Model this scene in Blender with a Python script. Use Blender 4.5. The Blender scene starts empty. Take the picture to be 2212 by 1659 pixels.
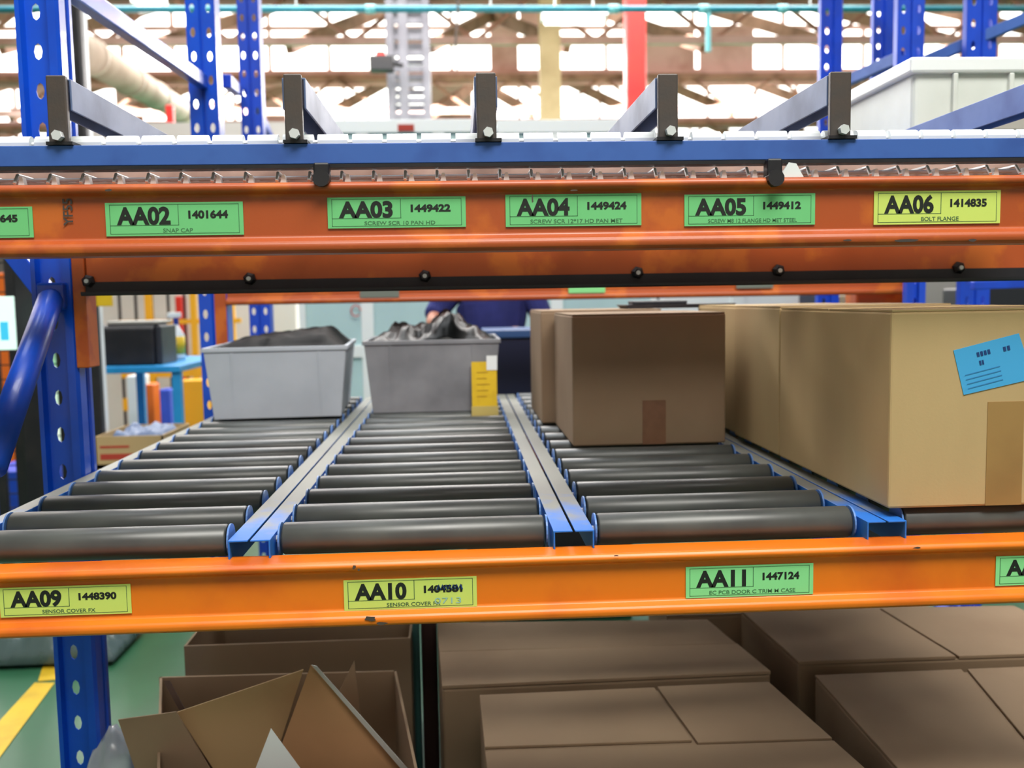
import bpy, bmesh, math, random
from mathutils import Vector, Matrix, noise
random.seed(7)
sc = bpy.context.scene
COL = sc.collection
# ---------------------------------------------------------------- camera
FPX = 2050.0; PSI = .054; TH = .088; RO = -.0170
E = 1.35; CAM = Vector((0, -1.5, E))
F = Vector((math.sin(PSI)*math.cos(TH), math.cos(PSI)*math.cos(TH), -math.sin(TH)))
R0 = Vector((math.cos(PSI), -math.sin(PSI), 0)); U0 = R0.cross(F)
R = R0*math.cos(RO)+U0*math.sin(RO); U = -R0*math.sin(RO)+U0*math.cos(RO)
cd = bpy.data.cameras.new('camera'); cam = bpy.data.objects.new('camera', cd); COL.objects.link(cam)
cd.sensor_width = 36; cd.lens = FPX/2212*36
cam.matrix_world = Matrix(((R.x, U.x, -F.x, CAM.x), (R.y, U.y, -F.y, CAM.y), (R.z, U.z, -F.z, CAM.z), (0, 0, 0, 1)))
cd.dof.use_dof = True; cd.dof.focus_distance = 1.6; cd.dof.aperture_fstop = 3.6
cd.clip_end = 200
sc.camera = cam
def ray(px, py): return F+R*((px-1106)/FPX)+U*((829.5-py)/FPX)
def P(px, py, y):                      # pixel to a point on the plane Y = y
    d = ray(px, py); return CAM+d*((y-CAM.y)/d.y)
def PZ(px, py, z):
    d = ray(px, py); return CAM+d*((z-CAM.z)/d.z)
# ---------------------------------------------------------------- light and exposure
w = bpy.data.worlds.new('world'); sc.world = w; w.use_nodes = True
w.node_tree.nodes['Background'].inputs[0].default_value = (.80, .88, 1, 1)
w.node_tree.nodes['Background'].inputs[1].default_value = .12
def area(name, loc, size, power, col, target):
    l = bpy.data.lights.new(name, 'AREA'); l.shape = 'RECTANGLE'; l.size, l.size_y = size; l.energy = power; l.color = col
    o = bpy.data.objects.new(name, l); COL.objects.link(o); o.location = loc
    o.rotation_euler = (Vector(target)-Vector(loc)).to_track_quat('-Z', 'Y').to_euler()
area('skylight_over_aisle', (.8, -2.6, 6.4), (4.5, 2.0), 470, (1, .97, .9), (.3, -.6, 0))
area('skylight_over_rack', (-1.5, 3.2, 6.6), (7, 2.5), 230, (.93, .97, 1), (0, 2.6, 0))
area('skylight_deeper', (0, 9.5, 6.6), (12, 5), 1500, (1, .98, .95), (0, 9.5, 0))
area('skylight_far', (0, 22, 6.4), (20, 10), 10000, (1, .97, .93), (0, 22, 0))
sc.view_settings.view_transform = 'Standard'; sc.view_settings.look = 'None'
sc.view_settings.gamma = 1; sc.view_settings.exposure = .35
sc.view_settings.use_curve_mapping = False
# ---------------------------------------------------------------- materials
def lin(c):
    return tuple(((v/255)/12.92 if v/255 <= .04045 else ((v/255+.055)/1.055)**2.4) for v in c)+(1,)
MATS = {}
def mat(name, col, rough=.5, metal=0, var=None, vscale=6, vlo=.45, vhi=.7, bump=0, bscale=200, spec=.5, stretch=None, trans=0, alpha=1, emit=0, coat=0):
    if name in MATS: return MATS[name]
    m = bpy.data.materials.new(name); m.use_nodes = True; nt = m.node_tree; b = nt.nodes['Principled BSDF']
    b.inputs['Base Color'].default_value = lin(col); b.inputs['Roughness'].default_value = rough; b.inputs['Metallic'].default_value = metal
    b.inputs['Specular IOR Level'].default_value = spec; b.inputs['Transmission Weight'].default_value = trans; b.inputs['Alpha'].default_value = alpha
    b.inputs['Coat Weight'].default_value = coat
    if emit:
        b.inputs['Emission Color'].default_value = lin(col); b.inputs['Emission Strength'].default_value = emit
    tc = nt.nodes.new('ShaderNodeTexCoord'); mp = nt.nodes.new('ShaderNodeMapping'); nt.links.new(tc.outputs['Object'], mp.inputs[0])
    if stretch: mp.inputs['Scale'].default_value = stretch
    n = nt.nodes.new('ShaderNodeTexNoise'); n.inputs['Scale'].default_value = vscale; n.inputs['Detail'].default_value = 6
    nt.links.new(mp.outputs[0], n.inputs[0])
    if var:
        cr = nt.nodes.new('ShaderNodeValToRGB'); cr.color_ramp.elements[0].position = vlo; cr.color_ramp.elements[1].position = vhi
        cr.color_ramp.elements[0].color = lin(col); cr.color_ramp.elements[1].color = lin(var)
        nt.links.new(n.outputs[0], cr.inputs[0]); nt.links.new(cr.outputs[0], b.inputs['Base Color'])
    mr = nt.nodes.new('ShaderNodeMapRange'); mr.inputs[3].default_value = max(.02, rough-.08); mr.inputs[4].default_value = min(1, rough+.12)
    nt.links.new(n.outputs[0], mr.inputs[0]); nt.links.new(mr.outputs[0], b.inputs['Roughness'])
    if bump:
        n2 = nt.nodes.new('ShaderNodeTexNoise'); n2.inputs['Scale'].default_value = bscale; nt.links.new(tc.outputs['Object'], n2.inputs[0])
        bp = nt.nodes.new('ShaderNodeBump'); bp.inputs['Strength'].default_value = bump; bp.inputs['Distance'].default_value = .002
        nt.links.new(n2.outputs[0], bp.inputs['Height']); nt.links.new(bp.outputs[0], b.inputs['Normal'])
    MATS[name] = m; return m
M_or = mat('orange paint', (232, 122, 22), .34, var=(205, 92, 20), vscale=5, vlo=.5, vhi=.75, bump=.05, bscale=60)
M_or2 = mat('worn orange with shade', (174, 80, 34), .4, var=(198, 102, 36), vscale=9, vlo=.52, vhi=.62, bump=.05)  # worn orange, colour darkened to carry the shade on the upper beam
M_bl = mat('blue paint', (8, 78, 205), .3, var=(8, 64, 180), vscale=5, bump=.04, coat=.2)
M_bl2 = mat('mid blue paint', (24, 74, 205), .4, var=(20, 60, 170), vscale=5)
M_lb = mat('blue steel bar', (58, 98, 176), .5, var=(48, 84, 160), vscale=12)
M_gb = mat('grey blue channel', (98, 116, 156), .5, var=(84, 98, 130), vscale=10)
M_rail = mat('scuffed blue rail', (52, 118, 196), .45, var=(142, 142, 130), vscale=7, vlo=.42, vhi=.58, stretch=(1, .25, 1))
def wear_rail():
    m = M_rail; nt = m.node_tree; b = nt.nodes['Principled BSDF']; N = nt.nodes.new
    g = N('ShaderNodeNewGeometry'); tc = N('ShaderNodeTexCoord'); sn = N('ShaderNodeSeparateXYZ'); sy = N('ShaderNodeSeparateXYZ')
    nt.links.new(g.outputs['Normal'], sn.inputs[0]); nt.links.new(tc.outputs['Object'], sy.inputs[0])
    nz = N('ShaderNodeTexNoise'); nz.inputs['Scale'].default_value = 14; nz.inputs['Detail'].default_value = 5; nt.links.new(tc.outputs['Object'], nz.inputs[0])
    ad = N('ShaderNodeMath'); ad.operation = 'MULTIPLY_ADD'; nt.links.new(nz.outputs[0], ad.inputs[0]); ad.inputs[1].default_value = .55; nt.links.new(sy.outputs['Y'], ad.inputs[2])
    a = N('ShaderNodeMapRange'); a.inputs[1].default_value = .36; a.inputs[2].default_value = .52; nt.links.new(ad.outputs[0], a.inputs[0])
    up = N('ShaderNodeMath'); up.operation = 'GREATER_THAN'; up.inputs[1].default_value = .6; nt.links.new(sn.outputs['Z'], up.inputs[0])
    mu = N('ShaderNodeMath'); mu.operation = 'MULTIPLY'; nt.links.new(a.outputs[0], mu.inputs[0]); nt.links.new(up.outputs[0], mu.inputs[1])
    mx = N('ShaderNodeMix'); mx.data_type = 'RGBA'; mx.inputs[6].default_value = lin((34, 112, 206)); mx.inputs[7].default_value = lin((128, 130, 122))
    nt.links.new(mu.outputs[0], mx.inputs[0]); nt.links.new(mx.outputs[2], b.inputs['Base Color'])
wear_rail()
M_tab = mat('roller bracket blue', (88, 132, 200), .4)
M_rl = mat('dark grey roller', (64, 67, 67), .36, var=(74, 78, 76), vscale=8, bump=.02, spec=.7)
M_blk = mat('black steel', (24, 24, 30), .45, var=(36, 33, 36), vscale=12)
M_dk = mat('dark worn steel', (74, 68, 66), .5, metal=.2, var=(92, 74, 62), vscale=10, bump=.1)
M_zinc = mat('zinc', (222, 226, 228), .4, metal=.3)
M_wh = mat('white plastic', (232, 238, 240), .4)
M_card = mat('cardboard', (190, 164, 120), .8, var=(178, 152, 110), vscale=3, vlo=.4, vhi=.7, bump=.06, stretch=(1, 1, .2), spec=.2)
M_card2 = mat('brown cardboard', (150, 128, 104), .82, var=(138, 116, 94), vscale=3, vlo=.4, vhi=.7, bump=.06, spec=.2)
M_card3 = mat('pale cardboard lining', (186, 158, 116), .82, var=(170, 142, 104), vscale=4, spec=.2)
M_tape = mat('parcel tape', (160, 126, 76), .35, var=(150, 116, 70), vscale=8)
M_tape2 = mat('dark parcel tape', (128, 92, 68), .35, var=(116, 82, 60), vscale=20)
M_bin = mat('grey bin plastic', (176, 184, 194), .5, var=(166, 174, 184), vscale=5, bump=.03)
M_bin2 = mat('dull bin plastic', (140, 142, 148), .5, var=(108, 110, 116), vscale=4, vlo=.4, vhi=.65)
M_bag = mat('black polythene', (5, 6, 7), .6, spec=.06)
M_bags = mat('shiny black polythene', (4, 5, 6), .3, spec=.1)
M_ink = mat('black ink', (20, 26, 22), .6)
M_ink2 = mat('faded ink', (60, 96, 66), .6)
M_blueink = mat('blue ink', (20, 60, 120), .6)
M_blueink2 = mat('faint blue ink', (150, 196, 190), .6)
M_lg = mat('green label', (112, 200, 128), .5); M_ly = mat('yellow green label', (206, 226, 110), .5); M_lg2 = mat('pale green label', (140, 226, 150), .5)
M_lgy = mat('grey green label', (112, 120, 112), .6); M_line = mat('label rule', (66, 120, 78), .6)
M_tag = mat('yellow card', (226, 190, 40), .5, var=(214, 176, 36), vscale=30); M_skylbl = mat('light blue label', (70, 168, 226), .45)
M_floor = mat('green floor paint', (52, 104, 74), .3, var=(40, 86, 60), vscale=1.6, vlo=.4, vhi=.7)
M_yel = mat('yellow paint', (214, 178, 20), .5, var=(196, 160, 26), vscale=8); M_amb = mat('amber paint', (236, 170, 30), .45)
M_red = mat('red paint', (216, 50, 44), .4, var=(200, 40, 40), vscale=4); M_cream = mat('cream paint', (196, 174, 130), .6, var=(176, 154, 112), vscale=3)
M_pink = mat('pinkish brown roof', (210, 174, 168), .7, var=(176, 136, 124), vscale=1.2)
M_brn = mat('rusty brown steel', (166, 122, 104), .7, var=(112, 76, 58), vscale=2)
M_wall = mat('pale wall paint', (226, 216, 212), .8, var=(206, 196, 194), vscale=.6)
M_glow = mat('daylit glass', (255, 255, 250), .3, emit=3.2)
M_teal = mat('teal pipe', (36, 128, 150), .35, var=(50, 150, 170), vscale=4); M_teal2 = mat('pale teal pipe', (120, 196, 206), .35)
M_aqua = mat('pale aqua panel', (188, 218, 220), .45, var=(178, 208, 212), vscale=2); M_aw = mat('white machine paint', (240, 246, 246), .45)
M_navy = mat('navy cloth', (34, 40, 104), .85, var=(44, 50, 120), vscale=8, bump=.2, bscale=90); M_skin = mat('skin', (176, 116, 92), .5); M_hair = mat('dark hair', (24, 20, 20), .6)
M_tab_bl = mat('bright blue table paint', (34, 150, 216), .4, var=(26, 132, 200), vscale=6)
M_grey = mat('pale grey lattice', (128, 128, 138), .5, var=(108, 106, 116), vscale=3)
M_duct = mat('beige duct', (170, 154, 138), .6, var=(140, 122, 106), vscale=2)
M_tote = mat('cloudy white tote plastic', (216, 222, 218), .45, var=(196, 202, 196), vscale=3, bump=.08, bscale=14)
M_film = mat('plastic film', (214, 222, 232), .15, trans=.55, var=(190, 198, 214), vscale=6)
M_dgrey = mat('charcoal plastic', (40, 42, 50), .4); M_lgrey = mat('light grey plastic', (170, 168, 162), .5)
M_brownslat = mat('dull pink slat', (190, 160, 146), .7, var=(140, 108, 96), vscale=6)
M_scr = mat('lit screen', (214, 244, 232), .4, emit=.5); M_scrb = mat('blue screen mark', (60, 190, 230), .4, emit=.4)
M_redink = mat('red print', (176, 60, 44), .7); M_orange2 = mat('bright orange plastic', (236, 110, 30), .4)
# ---------------------------------------------------------------- mesh builder
class MB:
    def __init__(s): s.v = []; s.f = []
    def add(s, vs, fs):
        n = len(s.v); s.v += [Vector(v) for v in vs]; s.f += [tuple(i+n for i in f) for f in fs]; return s
    def box(s, a, b):
        (x0, y0, z0), (x1, y1, z1) = a, b
        return s.add([(x0, y0, z0), (x1, y0, z0), (x1, y1, z0), (x0, y1, z0), (x0, y0, z1), (x1, y0, z1), (x1, y1, z1), (x0, y1, z1)],
                     [(0, 3, 2, 1), (4, 5, 6, 7), (0, 1, 5, 4), (1, 2, 6, 5), (2, 3, 7, 6), (3, 0, 4, 7)])
    def bar(s, p0, p1, w, h, up=(0, 0, 1)):
        p0 = Vector(p0); p1 = Vector(p1); d = (p1-p0).normalized(); a = d.cross(Vector(up)).normalized()*w/2; u = a.cross(d).normalized()*h/2
        vs = [p+x*a+y*u for p in (p0, p1) for x, y in ((-1, -1), (1, -1), (1, 1), (-1, 1))]
        return s.add(vs, [(0, 1, 2, 3), (7, 6, 5, 4), (0, 4, 5, 1), (1, 5, 6, 2), (2, 6, 7, 3), (3, 7, 4, 0)])
    def tube(s, pts, r, n=12, cap=True):
        pts = [Vector(p) for p in pts]; rings = []; rr = r if isinstance(r, (list, tuple)) else [r]*len(pts)
        d0 = (pts[1]-pts[0]).normalized(); a = d0.orthogonal().normalized(); base = len(s.v)
        for i, p in enumerate(pts):
            d = (pts[min(i+1, len(pts)-1)]-pts[max(i-1, 0)]).normalized(); a = (a-d*a.dot(d)).normalized(); b = d.cross(a)
            s.v += [p+(a*math.cos(t*2*math.pi/n)+b*math.sin(t*2*math.pi/n))*rr[i] for t in range(n)]
        for i in range(len(pts)-1):
            for t in range(n):
                q = base+i*n
                s.f.append((q+t, q+(t+1) % n, q+n+(t+1) % n, q+n+t))
        if cap: s.f.append(tuple(base+t for t in range(n))[::-1]); s.f.append(tuple(base+(len(pts)-1)*n+t for t in range(n)))
        return s
    def prism(s, prof, x0, x1, axis='x', closed=True):      # profile (a,b) swept along an axis
        n = len(prof); f = {'x': lambda t, a, b: (t, a, b), 'y': lambda t, a, b: (a, t, b), 'z': lambda t, a, b: (a, b, t)}[axis]
        vs = [f(x0, a, b) for a, b in prof]+[f(x1, a, b) for a, b in prof]; fs = []
        for i in range(n if closed else n-1): j = (i+1) % n; fs.append((i, j, n+j, n+i))
        if closed: fs += [tuple(range(n))[::-1], tuple(range(n, 2*n))]
        return s.add(vs, fs)
    def quad(s, a, b, c, d): return s.add([a, b, c, d], [(0, 1, 2, 3)])
    def slab(s, pts, n, t):                                   # polygon given thickness t along n
        k = len(pts); n = Vector(n)*t; pts = [Vector(p) for p in pts]
        return s.add(pts+[p+n for p in pts], [tuple(range(k))[::-1], tuple(range(k, 2*k))]+[(i, (i+1) % k, k+(i+1) % k, k+i) for i in range(k)])
    def build(s, name, m, parent=None, bevel=0, smooth=False, solid=0, origin=None, seg=2):
        me = bpy.data.meshes.new(name); o0 = Vector(origin) if origin is not None else Vector((0, 0, 0))
        me.from_pydata([v-o0 for v in s.v], [], s.f); bm = bmesh.new(); bm.from_mesh(me)
        bmesh.ops.remove_doubles(bm, verts=bm.verts, dist=1e-6); bmesh.ops.recalc_face_normals(bm, faces=bm.faces); bm.to_mesh(me); bm.free()
        me.materials.append(m); o = bpy.data.objects.new(name, me); COL.objects.link(o)
        if parent is None: o.location = o0
        else:
            o.parent = parent; o.location = o0
            if origin is None: o.location = -Vector(parent.get('_o', (0, 0, 0))) if False else (0, 0, 0)
        if smooth:
            for p in me.polygons: p.use_smooth = True
        if solid:
            md = o.modifiers.new('thickness', 'SOLIDIFY'); md.thickness = solid; md.offset = 0
        if bevel:
            md = o.modifiers.new('bevel', 'BEVEL'); md.width = bevel; md.segments = seg; md.limit_method = 'ANGLE'; md.angle_limit = .6
        return o
def tag(o, label=None, cat=None, group=None, kind=None):
    if label: o['label'] = label
    if cat: o['category'] = cat
    if group: o['group'] = group
    if kind: o['kind'] = kind
    return o
def thing(name, label, cat, loc=(0, 0, 0), rz=0, group=None):
    o = bpy.data.objects.new(name, None); COL.objects.link(o); o.location = loc; o.rotation_euler.z = rz; o.empty_display_size = .1
    return tag(o, label, cat, group)
def struct(o, label=None): return tag(o, label, None, None, 'structure')
def adopt(root, objs):                                      # parts built in world space put under a root standing elsewhere
    for o in objs: o.location = Vector(o.location)-Vector(root.location)
def copy_tree(o, parent=None):
    c = o.copy(); COL.objects.link(c); c.parent = parent
    for ch in list(o.children): copy_tree(ch, c)
    return c
def text_geo(mb, s, x, y, size, bold=.0, width=None, align='LEFT'):   # text laid in local XZ, facing -Y
    cu = bpy.data.curves.new('t', 'FONT'); cu.body = s; cu.size = size; cu.offset = bold; cu.align_x = align; cu.resolution_u = 4
    o = bpy.data.objects.new('t', cu); COL.objects.link(o); bpy.context.view_layer.update()
    me = bpy.data.meshes.new_from_object(o.evaluated_get(bpy.context.evaluated_depsgraph_get()))
    xs = [v.co.x for v in me.vertices]; wd = max(xs)-min(xs); k = (width/wd) if width else 1; x0 = min(xs)
    mb.add([((v.co.x-(x0 if align == 'LEFT' else 0))*k+x, 0, v.co.y+y) for v in me.vertices], [tuple(p.vertices) for p in me.polygons])
    bpy.data.objects.remove(o); bpy.data.meshes.remove(me); bpy.data.curves.remove(cu)
# ================================================================ THE BUILDING
struct(MB().box((-26, -9, -.1), (30, 52, 0)).build('floor', M_floor))
def far_wall():
    struct(MB().box((-26, 51.8, 0), (30, 52.1, 9)).build('wall_back', M_wall))
    struct(MB().box((-26.2, -9, 0), (-26, 52, 9)).build('wall_left', M_wall))
    struct(MB().box((30, -9, 0), (30.2, 52, 9)).build('wall_right', M_wall))
    struct(MB().box((-26, -9.2, 0), (30, -9, 9)).build('wall_front', M_wall))
far_wall()
Z0, Z1, PITCH = 7.0, 9.3, 6.4
YS = [-9+PITCH*i for i in range(10)]
c = MB()
for i, y in enumerate(YS[:-1]):
    c.slab([(-26, y, Z0), (30, y, Z0), (30, y+PITCH, Z1), (-26, y+PITCH, Z1)], (0, 0, 1), .05)
struct(c.build('ceiling', M_pink))
wn = 0
for i, y in enumerate(YS[1:9]):
    if y < 8: continue
    wn += 1
    root = struct(MB().box((-26, y, Z0+.05), (30, y+.03, Z1-.05)).build('window_%d' % wn, M_glow))
    m = MB()
    x = -26+random.random()
    while x < 30:
        m.box((x, y-.09, Z0), (x+.09, y-.01, Z1)); x += .62+random.random()*1.2
        if random.random() < .25: m.box((x-.5-random.random()*.9, y-.07, Z0+random.choice((.1, .1, 1.15))), (x, y-.03, Z0+random.choice((1.1, Z1-Z0))))
    m.box((-26, y-.12, Z0-.1), (30, y, Z0+.12)); m.box((-26, y-.1, Z1-.15), (30, y, Z1)); m.box((-26, y-.1, Z0+1.1), (30, y, Z0+1.2))
    m.box((-26, y-.2, Z0-.25), (30, y-.1, Z0+.1)); m.build('mullion', M_pink, root)
for i, y in enumerate(YS[2:9]):                               # translucent sheets in the slopes
    k = 0; n = 0
    m = MB(); x = -20+random.random()*2
    for q in range(9):
        x += 3.4+random.random()*4.2; wd = .7+random.random()*1.0; a = .15+random.random()*.2; b = a+.25+random.random()*.3
        if x > 26: break
        f = lambda t: (y+PITCH*t, Z0+(Z1-Z0)*t-.03)
        (ya, za), (yb, zb) = f(a), f(b)
        m.slab([(x, ya, za), (x+wd, ya, za), (x+wd, yb, zb), (x, yb, zb)], (0, 0, 1), .02)
    wn += 1; struct(m.build('window_%d' % wn, M_glow))
ORD = ['nearest', 'second nearest', 'third nearest', 'fourth nearest', 'fifth nearest', 'sixth nearest', 'farthest']
for i, y in enumerate(YS[3:9]):                               # trusses across the hall
    root = thing('roof_truss', 'rusty steel roof truss across the hall, %s of the trusses above the racks' % ORD[i], 'roof truss', (0, y-.3, Z0-1.0), group='roof trusses')
    a = MB().box((-26, -.06, .82), (30, .06, .96)).build('top_chord', M_brn, root)
    b = MB().box((-26, -.06, 0), (30, .06, .14)).build('bottom_chord', M_pink, root)
    m = MB(); x = -26; s = 0
    while x < 29:
        z0, z1 = (.07, .9) if s % 2 == 0 else (.9, .07)
        m.bar((x, 0, z0), (x+1.1, 0, z1), .06, .07); x += 1.1; s += 1
    m.build('lattice_web', M_brn, root)
for i, y in enumerate(YS[3:8]):                               # purlins and raking rafters in each bay
    root = thing('roof_rafters', 'brown raking rafters and purlins behind the %s roof truss' % ORD[i], 'rafters', (0, y, Z0), group='roof rafters')
    m = MB()
    for t in (.3, .62): m.box((-26, PITCH*t-.05, (Z1-Z0)*t-.3), (30, PITCH*t+.05, (Z1-Z0)*t-.14))
    m.build('purlin', M_pink, root)
    m = MB(); x = -24+random.random()*3
    while x < 30:
        m.bar((x, 0, -.15), (x+.0, PITCH, Z1-Z0-.2), .12, .18); m.bar((x, .2, -.9), (x+1.9*(-1 if x > 0 else 1), PITCH*.7, 1.2), .16, .24); x += 2.6
    m.build('rafter', M_brn, root)
def column(name, label, px0, px1, py, Y, m, cat, top=None, cross='box'):
    a = P(px0, py, Y); b = P(px1, py, Y); wd = b.x-a.x; z1 = top or Z0-.2
    root = thing(name, label, cat, ((a.x+b.x)/2, Y+wd/2, 0))
    if cross == 'box': MB().box((-wd/2, -wd/2, .03), (wd/2, wd/2, z1)).build('shaft', m, root, bevel=wd*.12)
    else: MB().prism([(-wd/2, -wd/2), (wd/2, -wd/2), (wd/2, -wd*.4), (wd*.06, -wd*.4), (wd*.06, wd*.4), (wd/2, wd*.4), (wd/2, wd/2), (-wd/2, wd/2), (-wd/2, wd*.4), (-wd*.06, wd*.4), (-wd*.06, -wd*.4), (-wd/2, -wd*.4)], .03, z1, 'z').build('shaft', m, root)
    MB().box((-wd*.9, -wd*.9, 0), (wd*.9, wd*.9, .03)).build('base_plate', m, root)
    return root
column('steel_column', 'tall cream steel column left of the red column', 1168, 1212, 180, 15, M_cream, 'column', cross='i')
column('steel_column', 'tall red steel column rising to the teal pipe', 1354, 1397, 150, 10.5, M_red, 'column')
column('steel_post', 'short red post seen left of the tall blue uprights', 358, 374, 260, 9, M_red, 'post', top=P(366, 226, 9).z)
column('steel_post', 'thin red post beside the black pole on the left', 153, 165, 275, 8, M_red, 'post', top=P(160, 245, 8).z)
# grey lattice column with a loudspeaker
Y = 13; a = P(843, 150, Y); b = P(921, 150, Y); wd = b.x-a.x
root = thing('lattice_column', 'pale grey lattice cage column behind the middle shelf post', 'column', (a.x+wd/2, Y+wd/2, 0))
for sx in (-1, 1):
    for sy in (-1, 1): MB().box((sx*wd/2-.05, sy*wd/2-.05, 0), (sx*wd/2+.05, sy*wd/2+.05, 6.2)).build('upright', M_grey, root)
m = MB(); z = .15
while z < 6.2: m.box((-wd/2, -wd/2-.02, z), (wd/2, -wd/2+.02, z+.09)); m.box((-wd/2, wd/2-.02, z), (wd/2, wd/2+.02, z+.09)); z += .23
m.build('rung_grid', M_grey, root)
MB().box((-.13, -wd/2-.06, 0), (.0, -wd/2-.01, 6.1)).build('cable_tray', M_grey, root)
q = P(820, 138, 12.6)
root = thing('wall_speaker', 'black box loudspeaker with a red top fixed beside the grey lattice column', 'loudspeaker', q)
MB().box((-.14, -.1, -.11), (.2, .12, .1)).build('cabinet', M_blk, root, bevel=.015)
MB().box((-.05, -.06, .1), (.09, .06, .17)).build('beacon', M_red, root, bevel=.02)
MB().tube([(.18, 0, 0), (.32, .1, 0)], .03).build('bracket', M_blk, root)
# teal service pipe and hanging lines
Y = 8.5; a = P(-300, 31, Y); b = P(2500, 9, Y); a.z = b.z = (a.z+b.z)/2-.0
root = thing('service_pipe', 'long teal pipe crossing high above the shelves', 'pipe', ((a.x+b.x)/2, Y, a.z))
L = (b.x-a.x)/2
MB().tube([(-L-4, 0, 0), (L+4, 0, 0)], .034, 16).build('pipe_run', M_teal, root, smooth=True)
for px in (800, 1325, 1520, 1690):
    x = P(px, 20, Y).x-root.location.x; MB().tube([(x-.05, 0, 0), (x+.05, 0, 0)], .045, 16).build('coupling', M_teal2, root, smooth=True)
x = P(1530, 20, Y).x-root.location.x; MB().tube([(x, 0, 0), (x, 0, -(P(1530, 20, Y).z-P(1530, 112, Y).z))], .028, 12).build('drop_pipe', M_teal2, root)
for px in (100, 640, 1060, 1750):
    x = P(px, 20, Y).x-root.location.x; MB().tube([(x, 0, 0), (x, 0, Z0+1.2-a.z)], .008, 6).build('hanger_rod', M_zinc, root)
Y = 8.2; pts = [P(982, -60, Y), P(990, 20, Y), P(984, 90, Y), P(987, 150, Y)]
tag(MB().tube([(p-pts[0])+pts[0] for p in pts], .012, 8).build('hanging_cable', M_dk), 'thin grey cable hanging across the teal pipe at mid picture', 'cable')
Y = 9.5; root_l = []
for j, (px, py, wpx, lab) in enumerate([(1240, 44, 135, 'long bright lamp hanging left of the red column'), (325, 18, 60, 'small bright lamp above the blue brace on the left')]):
    p = P(px, py, Y); wd = wpx/FPX*(Y+1.5)
    root = thing('hanging_lamp', 'bright '+lab.replace('bright ', ''), 'lamp', p)
    MB().prism([(-.16, .02), (-.05, .14), (.05, .14), (.16, .02)], -wd/2, wd/2).build('reflector', M_wh, root)
    MB().tube([(-wd/2+.03, 0, 0), (wd/2-.03, 0, 0)], .05, 10).build('tube', M_glow, root)
    for s in (-.3, .3): MB().tube([(wd*s, 0, .12), (wd*s, 0, 1.6)], .008, 6).build('chain', M_zinc, root)
# beige duct on the left
a = P(150, 95, 7.5); b = P(430, 262, 15)
root = thing('air_duct', 'fat beige duct slanting behind the blue uprights on the left', 'duct', a)
d = b-a; MB().tube([(0, 0, 0), d], .17, 20).build('duct_tube', M_duct, root, smooth=True)
for t in (.08, .3, .52, .74): MB().tube([d*t, d*(t+.012)], .19, 20).build('duct_band', M_duct, root, smooth=True)
# ================================================================ RACKS
def perf_strip(mb, x0, x1, y, z0, z1, hw, hh, pitch, dx=0):
    n = int((z1-z0)/pitch); cx = (x0+x1)/2+dx
    for k in range(n):
        a = z0+k*pitch; b = a+pitch; c = (a+b)/2
        out = [(x0, a), (cx, a), (x1, a), (x1, c), (x1, b), (cx, b), (x0, b), (x0, c)]
        inn = [(cx-hw*.7, c-hh*.7), (cx, c-hh), (cx+hw*.7, c-hh*.7), (cx+hw, c), (cx+hw*.7, c+hh*.7), (cx, c+hh), (cx-hw*.7, c+hh*.7), (cx-hw, c)]
        mb.add([(x, y, z) for x, z in out]+[(x, y, z) for x, z in inn], [(i, (i+1) % 8, 8+(i+1) % 8, 8+i) for i in range(8)])
    if z0+n*pitch < z1: mb.quad((x0, y, z0+n*pitch), (x1, y, z0+n*pitch), (x1, y, z1), (x0, y, z1))
def post_mb(w, d, z1, cols=1, face=1):
    m = MB(); h = w/2
    if cols == 1:
        m.prism([(-h, .03), (-h, 0), (-h+.008, 0), (-h+.012, .018)], 0, z1, 'z', closed=False)
        perf_strip(m, -h+.012, -h+.062, .018, 0, z1, .009, .018, .085)
        m.prism([(-h+.062, .018), (-h+.068, 0), (h-.006, 0), (h, .006), (h, d*.5), (h-.005, d*.53), (h-.005, d*.8), (h, d*.83), (h, d), (h-.012, d)], 0, z1, 'z', closed=False)
    else:
        m.prism([(-h, .03), (-h, 0)], 0, z1, 'z', closed=False)
        perf_strip(m, -h, -.006, 0, 0, z1, .009, .018, .085)
        m.prism([(-.006, 0), (-.004, .01), (.004, .01), (.006, 0)], 0, z1, 'z', closed=False)
        perf_strip(m, .006, h, 0, 0, z1, .009, .018, .085)
        m.prism([(h, 0), (h, d), (h-.012, d)], 0, z1, 'z', closed=False)
    return m
def upright_frame(posts, label, m, braces, z1=3.4, group=None, cols=2):
    x0, y0 = posts[0][:2]
    root = thing('upright_frame', label, 'rack upright', (x0, y0, 0), group=group)
    for i, (x, y, w, c) in enumerate(posts):
        o = post_mb(w, .075, z1, c).build('post', m, root, solid=.0025); o.location = (x-x0, y-y0, 0)
        f = MB().box((-w*.7, -.03, 0), (w*.7, .12, .006)).build('foot_plate', m, o)
    for (pa, pb) in braces:
        MB().bar(Vector(pa)-root.location, Vector(pb)-root.location, .035, .05).build('brace', m, root, bevel=.004)
    return root
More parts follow.
